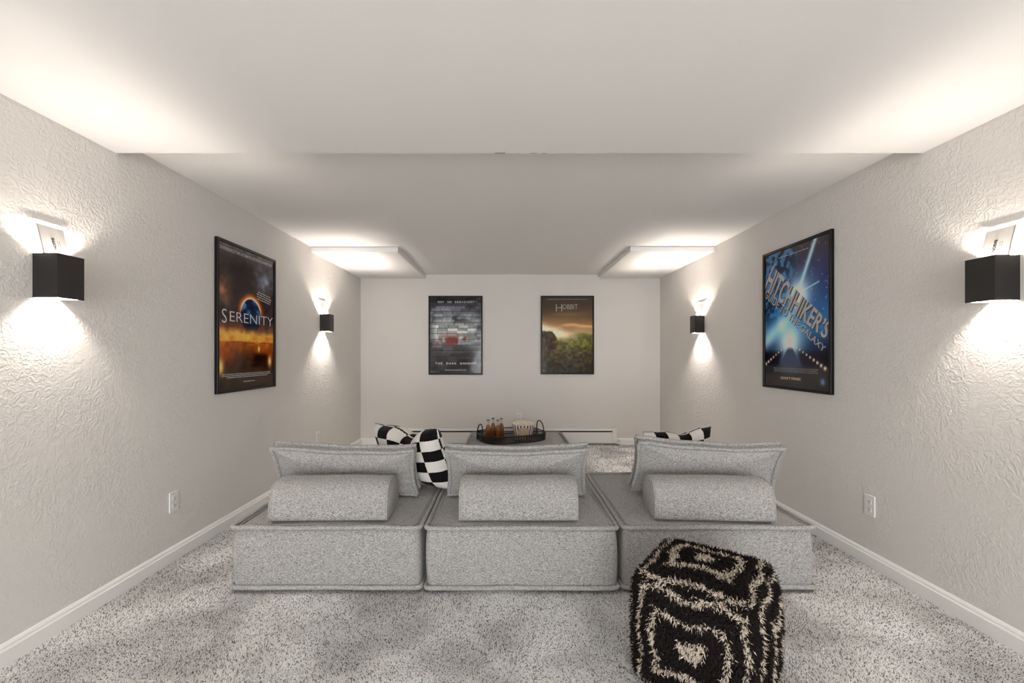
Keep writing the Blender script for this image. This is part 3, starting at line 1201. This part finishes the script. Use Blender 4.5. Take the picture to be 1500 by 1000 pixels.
def art_grey_bricks(u, v):
    n1 = vnoise(u * 4, v * 6, 31, 3)
    n2 = vnoise(u * 18, v * 26, 32, 4)
    lum = grad(v, [(0, (60, 58, 60)), (0.25, (66, 64, 66)), (0.36, (100, 104, 106)), (0.45, (150, 154, 154)), (0.62, (172, 176, 176)), (0.76, (140, 146, 150)), (0.86, (104, 104, 112)), (0.93, (72, 70, 72)), (1, (66, 64, 66))])
    side = sstep(0.0, .16, u) * sstep(1.0, .80, u)
    c = mixc(np.zeros_like(lum) + col(84, 84, 86), lum, 0.25 + 0.75 * side)
    row = np.floor(v * 27)
    bu = u * 5.2 + (row % 2) * 0.5 + 0.3 * np.sin(row * 3.7)
    rb = np.random.default_rng(9).random((64, 16))
    tone = rb[(row % 64).astype(int), (np.floor(bu) % 16).astype(int)]
    c *= (0.72 + 0.42 * tone + 0.25 * (n2 - .5))[..., None]
    fv = v * 27 - row
    fu = bu - np.floor(bu)
    mort = np.maximum(sstep(.14, .06, fv), sstep(.05, .02, fu) * 0.7) * sstep(.36, .6, n1 + .25)
    c = mixc(c, col(40, 40, 42) + 0 * c, mort * 0.8)
    # worn dark paint high up and broken red paint across the middle
    n4 = vnoise(u * 5, v * 9, 35, 3)
    d = np.exp(-(((u - .5) / .40) ** 2 + ((v - .71) / .07) ** 2)) * sstep(.40, .55, n4)
    c = mixc(c, col(60, 60, 62) + 0 * c, d * 0.9)
    d = np.exp(-(((u - .47) / .36) ** 4 + ((v - .43) / .065) ** 2)) * sstep(.36, .50, vnoise(u * 7, v * 8, 37, 3)) * (0.5 + n2)
    c = mixc(c, col(106, 64, 60) + 0 * c, d * 1.1)
    return c


def art_valley(u, v):
    n1 = vnoise(u * 4, v * 14, 41, 4)
    n2 = vnoise(u * 22, v * 34, 42, 4)
    n3 = vnoise(u * 5 + 3, v * 22, 43, 4)
    c = grad(v + 0.05 * (n1 - .5), [(0, (56, 52, 44)), (0.15, (66, 60, 50)), (0.30, (84, 78, 58)), (0.42, (92, 88, 58)), (0.50, (104, 98, 72)), (0.53, (150, 136, 110)), (0.60, (140, 118, 94)),
                                   (0.68, (118, 98, 76)), (0.76, (90, 78, 66)), (0.9, (78, 70, 64)), (1, (74, 70, 66))])
    land = sstep(.50, .46, v)
    c *= (1 + land * (n2 - .5) * 0.9)[..., None]
    # bright cloud bank drifting from the left
    edge = 0.68 - 0.20 * u + 0.05 * (n3 - .5)
    d = sstep(.02, -.10, v - edge) * sstep(.40, .52, v + .06 * u) * sstep(.95, .25, u)
    c = mixc(c, col(224, 208, 184) + 0 * c, d * (0.7 + .6 * (n3)))
    d = sstep(.03, 0, np.abs(v - (.635 - .05 * np.abs(u - .6) + .03 * (n3 - .5)))) * sstep(.3, .5, u)
    c = mixc(c, col(206, 170, 130) + 0 * c, d * .6)
    # dark wooded rise on the left
    top = .55 - 0.9 * np.maximum(0, u - .20) ** 1.1 * 1.2 + .03 * (n2 - .5)
    d = sstep(.015, -.015, v - top) * sstep(.34, .24, u + .05 * (n2 - .5)) * sstep(.22, .34, v)
    c = mixc(c, (col(74, 64, 54) + 0 * c) * (0.55 + .9 * n2)[..., None], d)
    # green meadow light
    d = np.exp(-(((u - .75) / .35) ** 2 + ((v - .40) / .07) ** 2))
    c = mixc(c, (col(112, 112, 70) + 0 * c) * (0.6 + .7 * n2)[..., None], d * .75)
    d = np.exp(-(((u - .5) / .30) ** 2 + ((v - .775) / .025) ** 2)) * n1
    c = mixc(c, col(140, 118, 80) + 0 * c, d * .7)
    return c


def poster(label, loc, rz, w, h, art, nu=120):
    """loc = centre of the frame's back on the wall; faces local -y"""
    t = thing('framed_poster', label, 'poster', loc, rz, 'black framed posters')
    fw, dp = 0.022, 0.024
    bm = bmesh.new()
    bm_box(bm, -w / 2, -w / 2 + fw, -dp, 0, -h / 2, h / 2, 0.003, 2)
    bm_box(bm, w / 2 - fw, w / 2, -dp, 0, -h / 2, h / 2, 0.003, 2)
    bm_box(bm, -w / 2 + fw - .002, w / 2 - fw + .002, -dp, 0, h / 2 - fw, h / 2, 0.003, 2)
    bm_box(bm, -w / 2 + fw - .002, w / 2 - fw + .002, -dp, 0, -h / 2, -h / 2 + fw, 0.003, 2)
    obj('frame', from_bm('poster_frame', bm), 'black_frame', t)
    pw, ph_ = w - 2 * fw + .004, h - 2 * fw + .004
    nv = int(nu * ph_ / pw)
    U, Vv = np.meshgrid(np.linspace(0, 1, nu + 1), np.linspace(0, 1, nv + 1))
    rgb = art(U, Vv)
    g_ = rgb.mean(-1, keepdims=True)
    rgb = np.clip((g_ + (rgb - g_) * 1.25 - 0.25) * 1.45 + 0.25, 0.03, 1)      # inks print richer than the drawn tones
    P = np.stack([(U - .5) * pw, np.full_like(U, -0.010), (Vv - .5) * ph_], -1).reshape(-1, 3)
    ii = np.arange((nu + 1) * nv).reshape(nv, nu + 1)[:, :nu].ravel()
    F = np.stack([ii, ii + 1, ii + nu + 2, ii + nu + 1], 1)
    me = pyd('poster_print', P, F.tolist())
    a = me.color_attributes.new('Col', 'FLOAT_COLOR', 'POINT')
    c4 = np.ones((P.shape[0], 4))
    c4[:, :3] = lin(rgb).reshape(-1, 3)
    a.data.foreach_set('color', c4.reshape(-1))
    pr = obj('print', me, 'printed_paper', t)
    box('backing', -pw / 2, pw / 2, -0.008, -0.002, -ph_ / 2, ph_ / 2, 'black_frame', t)
    box('clear_sheet', -pw / 2, pw / 2, -0.0165, -0.015, -ph_ / 2, ph_ / 2, 'acrylic_sheet', t)
    t['pw'], t['ph'] = pw, ph_
    return t, pr, pw, ph_


def put_text(pr, s, cx, cz, w=None, h=None, material='text_white', rot=0.0, name='lettering', y=-0.0108, taper=0.0, **k):
    me = text_mesh(s, w, h, 0.0002, **k)
    if taper:
        for v_ in me.vertices:
            v_.co.z *= 1 - taper * v_.co.x / (w / 2)
    o = obj(name, me, material, pr)
    o.location = (cx, y, cz)
    o.rotation_euler = (0, rot, 0)
    return o


def put_line(pr, s, cz, total, h, material, **k):
    """a spaced-out line of print, one object for each word"""
    n = len(s)
    i = 0
    for w_ in s.split(' '):
        c_ = (i + len(w_) / 2) / n - .5
        put_text(pr, w_, c_ * total, cz, total * (len(w_) - .35) / n, h, material, **k)
        i += len(w_) + 1


def fine_print(pr, cx, cz, w, h, rows, material, seed, rot=0.0, fill=0.8):
    """rows of print too small to read in the photograph: word-shaped dashes"""
    rnd = random.Random(seed)
    V, F = [], []
    for r_ in range(rows):
        z = h / 2 - h * (r_ + .5) / rows
        hh = h / rows * 0.5
        ww = w * rnd.uniform(.82, 1.0)
        x = -ww / 2
        while x < ww / 2:
            l = rnd.uniform(.008, .030)
            x1 = min(x + l, ww / 2)
            b_ = len(V)
            V += [(x, 0, z - hh / 2), (x1, 0, z - hh / 2), (x1, 0, z + hh / 2), (x, 0, z + hh / 2)]
            F.append((b_, b_ + 1, b_ + 2, b_ + 3))
            x = x1 + rnd.uniform(.004, .008)
    o = obj('fine_print', pyd('fine_print', V, F), material, pr)
    o.location = (cx, -0.0108, cz)
    o.rotation_euler = (0, rot, 0)
    return o


ZC, PH = 1.527, 1.10
# left wall
t, pr, pw, ph_ = poster('framed poster on left wall, blue planet above an orange horizon', (XL, 3.42, 1.527), PI / 2, 0.775, 1.10, art_space_dusk)
s1 = put_text(pr, 'S', -pw * .40, ph_ * (.505 - .5), None, .100, 'text_white', bold=-0.012)
put_text(pr, 'ERENITY', pw * .085, ph_ * (.508 - .5), pw * .80, .072, 'text_white', bold=-0.014, spacing=1.0)
put_text(pr, 'EXPERIENCE THE ULTIMATE ACTION ADVENTURE', 0, ph_ * .462, pw * .93, .022, 'text_pale', bold=0.01)
fine_print(pr, pw * .30, ph_ * .185, .22, .075, 4, 'text_pale', 1, 0.12)
fine_print(pr, 0, -ph_ * .405, pw * .88, .038, 3, 'text_pale', 2)
fine_print(pr, 0.01, -ph_ * .452, pw * .24, .014, 1, 'text_pale', 3)
# right wall
t, pr, pw, ph_ = poster('framed poster on right wall, tilted silver lettering over blue light', (XR, 3.255, 1.535), -PI / 2, 0.765, 1.095, art_blue_burst)
ang = math.radians(35.5)
for dx, dz, yy, mt in ((.007, -.012, -0.0106, 'text_shade'), (0, 0, -0.0108, 'text_silver')):
    put_text(pr, 'HITCHHIKER\u2019S', pw * .015 + dx, ph_ * .102 + dz, .82, .165, mt, ang, y=yy, bold=0.02, taper=0.30)
    put_text(pr, 'GUIDE TO THE GALAXY', -pw * .035 + dx * .6, -ph_ * .008 + dz * .6, .82, .058, mt, ang, y=yy, taper=0.25)
put_text(pr, 'THE', -pw * .345, ph_ * .400, .070, .026, 'text_silver', -math.radians(54))
fine_print(pr, -.02, ph_ * .452, pw * .5, .010, 1, 'text_pale', 5)
fine_print(pr, 0, -ph_ * .378, pw * .72, .036, 3, 'text_grey', 6)
put_text(pr, 'DON\u2019T PANIC', -pw * .06, -ph_ * .437, pw * .32, .020, 'text_orange', bold=0.02)
# far wall
t, pr, pw, ph_ = poster('framed poster on far wall, left of the two, grey bricks with red paint', (-0.692, YB, 1.527), 0, 0.755, 1.10, art_grey_bricks, 100)
put_line(pr, 'WHY SO SERIOUS?', ph_ * .438, pw * .72, .026, 'text_white', spacing=1.35, bold=0.012)
put_line(pr, 'THE DARK KNIGHT', -ph_ * .370, pw * .82, .029, 'text_white', spacing=1.35, bold=0.012)
fine_print(pr, 0, -ph_ * .458, pw * .48, .016, 1, 'text_pale', 8)
t, pr, pw, ph_ = poster('framed poster on far wall, right of the two, brown cloudy valley', (0.868, YB, 1.53), 0, 0.745, 1.095, art_valley, 100)
put_text(pr, 'H', -pw * .165, ph_ * .362, None, .100, 'text_pale', bold=-0.02)
put_text(pr, 'OBBIT', pw * .055, ph_ * .375, pw * .30, .066, 'text_pale', bold=-0.015)
fine_print(pr, 0, ph_ * .472, pw * .86, .016, 1, 'text_grey', 9)


# ------------------------------------------------------------------ baseboard heater
def heater():
    x0, x1 = -1.39, 1.535
    t = thing('baseboard_heater', 'long white baseboard heater with dark slot along the far wall', 'heater', ((x0 + x1) / 2, YB, 0))
    w = (x1 - x0) / 2
    box('back_panel', -w, w, -0.012, 0.0, 0.025, 0.225, 'white_plastic', t)
    box('front_panel', -w, w, -0.066, -0.060, 0.032, 0.168, 'white_plastic', t, 0.002, 1)
    bm = bmesh.new()
    bm_box(bm, -w, w, -0.045, -0.012, 0.212, 0.226, 0.003, 1)
    plate(bm, [(-w, -0.045, 0.226), (w, -0.045, 0.226), (w, -0.058, 0.203), (-w, -0.058, 0.203)], (0, 0.002, -0.001))
    obj('top_hood', from_bm('heater_hood', bm), 'white_plastic', t)
    box('dark_gap', -w + 0.05, w - 0.02, -0.050, -0.0125, 0.036, 0.200, 'dark_slot', t)
    box('damper', -w, w, -0.062, -0.056, 0.168, 0.182, 'white_plastic', t, 0.001, 1)
    for x in (-w + 0.025, w - 0.02):
        box('end_cap', x - 0.030, x + 0.030, -0.070, 0.0, 0.028, 0.228, 'white_plastic', t, 0.004, 1)
    v, f = join([tube([(w + .005, -0.045, 0.030), (w + .062, -0.045, 0.030)], 0.020, 10),
                 tube([(w + .055, -0.045, 0.030), (w + .055, -0.045, 0.085)], 0.011, 10)])
    obj('pipe_elbow', pyd('pipe_elbow', v, f), 'white_plastic', t, True)


heater()


# ------------------------------------------------------------------ outlets
def outlet(label, loc, rz):
    t = thing('wall_outlet', label, 'outlet', loc, rz, 'white wall outlets')
    box('cover_plate', -0.037, 0.037, -0.007, 0, -0.061, 0.061, 'white_plastic', t, 0.003, 2)
    for s in (-1, 1):
        bm = bmesh.new()
        bm_box(bm, -0.017, 0.017, -0.0095, -0.007, s * 0.023 - 0.015, s * 0.023 + 0.015, 0.002, 1)
        r_ = obj('receptacle', from_bm('receptacle', bm), 'white_plastic', t)
        for sx in (-1, 1):
            box('slot', sx * 0.006 - .0012, sx * 0.006 + .0012, -0.0100, -0.0094, s * 0.023 - .002, s * 0.023 + .008, 'dark_slot', r_)
        box('ground_hole', -.0025, .0025, -0.0100, -0.0094, s * 0.023 - .011, s * 0.023 - .006, 'dark_slot', r_)
    v, f = lathe([(0, 0), (0.003, 0), (0.003, 0.001), (0, 0.001)], 8)
    o = obj('screw', pyd('screw', v, f), 'white_metal', t)
    o.rotation_euler = (PI / 2, 0, 0)
    o.location = (0, -0.007, 0)


outlet('white wall outlet low on the left wall near the sofa', (XL, 2.66, 0.360), PI / 2)
outlet('white wall outlet low on the left wall under the far sconce', (XL, 4.70, 0.365), PI / 2)
outlet('white wall outlet low on the right wall near the sofa', (XR, 2.59, 0.360), -PI / 2)
outlet('white wall outlet on the far wall behind the popcorn bucket', (0.195, YB, 0.385), 0)


# ------------------------------------------------------------------ tray
def superloop(a, b_, z, n=72, e=0.62):
    pts = []
    for k in range(n):
        t_ = 2 * PI * k / n
        c, s = math.cos(t_), math.sin(t_)
        pts.append((math.copysign(abs(c) ** e, c) * a, math.copysign(abs(s) ** e, s) * b_, z))
    return pts


TX, TY, TZ = 0.062, 4.665, 0.3585


def tray():
    t = thing('serving_tray', 'black wire tray with looped handles on the ottoman', 'tray', (TX, TY, TZ), 0.40)
    a, b_, h = 0.350, 0.262, 0.072
    lp = superloop(a, b_, 0.006)
    V = lp + [(x, y, 0.001) for x, y, _ in lp]
    k = len(lp)
    F = [tuple(range(k)), tuple(range(2 * k - 1, k - 1, -1))] + [(i, k + i, k + (i + 1) % k, (i + 1) % k) for i in range(k)]
    obj('base', pyd('tray_base', V, F), 'black_wire', t)
    v, f = tube(superloop(a, b_, 0.007), 0.006, 8, True)
    obj('bottom_ring', pyd('bottom_ring', v, f), 'black_wire', t, True)
    v, f = tube(superloop(a + .006, b_ + .006, h), 0.006, 8, True)
    obj('rim', pyd('tray_rim', v, f), 'black_wire', t, True)
    parts = []
    top = superloop(a + .006, b_ + .006, h, 210)
    bot = superloop(a, b_, 0.007, 210)
    for i in range(210):
        parts.append(tube([bot[i], top[i]], 0.0020, 4))
    for zz in (0.020, 0.033, 0.046, 0.059):
        parts.append(tube(superloop(a + .006 * zz / h, b_ + .006 * zz / h, zz, 80), 0.0018, 4, True))
    v, f = join(parts)
    w = obj('wire_mesh', pyd('wire_mesh', v, f), 'black_wire', t)
    w['kind'] = 'stuff'
    for s in (-1, 1):
        pts = []
        for q in range(19):
            u = q / 18
            aa = PI * u
            pts.append((s * (a + .004 - 0.012 * math.sin(aa)), -0.085 * math.cos(aa) , 0.010 + 0.165 * math.sin(aa) ** 0.6))
        v, f = tube(pts, 0.0065, 8)
        hd = obj('handle', pyd('tray_handle', v, f), 'black_wire', t, True)


tray()


def bottle(x, y, label):
    t = thing('bottle', label, 'bottle', (x, y, TZ + 0.0062), 0, 'drink bottles on the tray')
    prof = [(0, 0.0), (0.024, 0.0), (0.0285, 0.004), (0.029, 0.012), (0.029, 0.118), (0.0275, 0.130), (0.019, 0.152), (0.0135, 0.168), (0.0120, 0.200), (0.0135, 0.205), (0.0135, 0.212), (0.0, 0.212)]
    v, f = lathe(prof, 20)
    obj('glass', pyd('bottle_glass', v, f), 'bottle_glass', t, True)
    s = 0.93
    prof2 = [(0, 0.003), (0.024 * s, 0.003), (0.0272, 0.008), (0.0275, 0.118), (0.0255, 0.129), (0.0172, 0.152), (0.012, 0.166), (0.0, 0.166)]
    v, f = lathe(prof2, 20)
    obj('drink', pyd('bottle_drink', v, f), 'amber_drink', t, True)
    v, f = lathe([(0, 0.222), (0.013, 0.222), (0.0155, 0.219), (0.0162, 0.208), (0.0150, 0.208), (0, 0.2085)], 20)
    obj('cap', pyd('bottle_cap', v, f), 'bottle_cap', t, True)


bottle(-0.176 + 0.0, 4.52, 'amber drink bottle at the left of the four on the tray')
bottle(-0.128, 4.64, 'amber drink bottle at the back left of the four, tallest in view')
bottle(-0.075, 4.50, 'amber drink bottle at the front right of the four, lowest in view')
bottle(-0.040, 4.62, 'amber drink bottle at the right of the four, nearest the popcorn')


def popcorn():
    x, y, z = 0.19, 4.62, TZ + 0.0062
    t = thing('popcorn_bucket', 'round popcorn bucket with red and white stripes on the tray', 'bucket', (x, y, z))
    r0, r1, h = 0.088, 0.116, 0.165
    v, f = lathe([(0, 0), (r0, 0), (r1, h), (r1 - .003, h), (r0 - .003, 0.003), (0, 0.003)], 40)
    obj('bucket', pyd('bucket', v, f), 'carton_white', t, True)
    v, f = tube([((r1 + .001) * math.cos(2 * PI * k / 40), (r1 + .001) * math.sin(2 * PI * k / 40), h) for k in range(40)], 0.004, 8, True)
    obj('rim', pyd('bucket_rim', v, f), 'carton_white', t, True)
    n = 20
    for i in range(n):
        a0, a1 = 2 * PI * i / n, 2 * PI * (i + .45) / n
        V = []
        zz0, zz1 = 0.002, h * 0.94
        for zz in (zz0, zz1):
            rr = r0 + (r1 - r0) * zz / h + 0.0008
            for q in range(3):
                aq = a0 + (a1 - a0) * q / 2
                V.append((rr * math.cos(aq), rr * math.sin(aq), zz))
        obj('stripe', pyd('stripe', V, [(0, 1, 4, 3), (1, 2, 5, 4)]), 'carton_red', t)
    # pale medallion printed on the front
    V, F = [], []
    for i in range(9):
        for j in range(25):
            rr_ = i / 8
            aj = 2 * PI * j / 24
            da = 0.62 * rr_ * math.cos(aj)
            zz = 0.085 + 0.052 * rr_ * math.sin(aj) * (1 + .06 * math.cos(12 * aj))
            rr = r0 + (r1 - r0) * zz / h + 0.0016
            V.append((rr * math.sin(da), -rr * math.cos(da), zz))
    for i in range(8):
        for j in range(24):
            F.append((i * 25 + j, i * 25 + j + 1, (i + 1) * 25 + j + 1, (i + 1) * 25 + j))
    obj('medallion', pyd('medallion', V, F), 'carton_gold', t, True)
    # popcorn heap
    rnd = random.Random(3)
    V, F, Cc = [], [], []
    bm0 = bmesh.new()
    bmesh.ops.create_icosphere(bm0, subdivisions=1, radius=1)
    bv = [v_.co.copy() for v_ in bm0.verts]
    bf = [[v_.index for v_ in f_.verts] for f_ in bm0.faces]
    bm0.free()
    for k in range(420):
        rr = (r1 - .012) * math.sqrt(rnd.random())
        aa = rnd.uniform(0, 2 * PI)
        zz = h - 0.006 + 0.022 * (1 - (rr / r1) ** 2) + rnd.uniform(-.006, .006)
        sz = rnd.uniform(.006, .010)
        b_ = len(V)
        for c_ in bv:
            s_ = sz * rnd.uniform(.65, 1.3)
            V.append((rr * math.cos(aa) + c_.x * s_, rr * math.sin(aa) + c_.y * s_, zz + c_.z * s_))
        F += [tuple(i + b_ for i in q) for q in bf]
        g = rnd.uniform(.85, 1.05)
        w_ = rnd.random()
        Cc += [(0.90 * g, (0.86 - .10 * w_) * g, (0.76 - .24 * w_) * g, 1)] * len(bv)
    me = pyd('popcorn', V, F)
    at_ = me.color_attributes.new('Col', 'FLOAT_COLOR', 'POINT')
    at_.data.foreach_set('color', np.clip(np.array(Cc), 0, 1).reshape(-1))
    o = obj('popcorn_heap', me, 'popcorn_puff', None, True, (x, y, z))
    tag(o, 'heap of pale popcorn filling the striped bucket', 'popcorn', None, 'stuff')


popcorn()
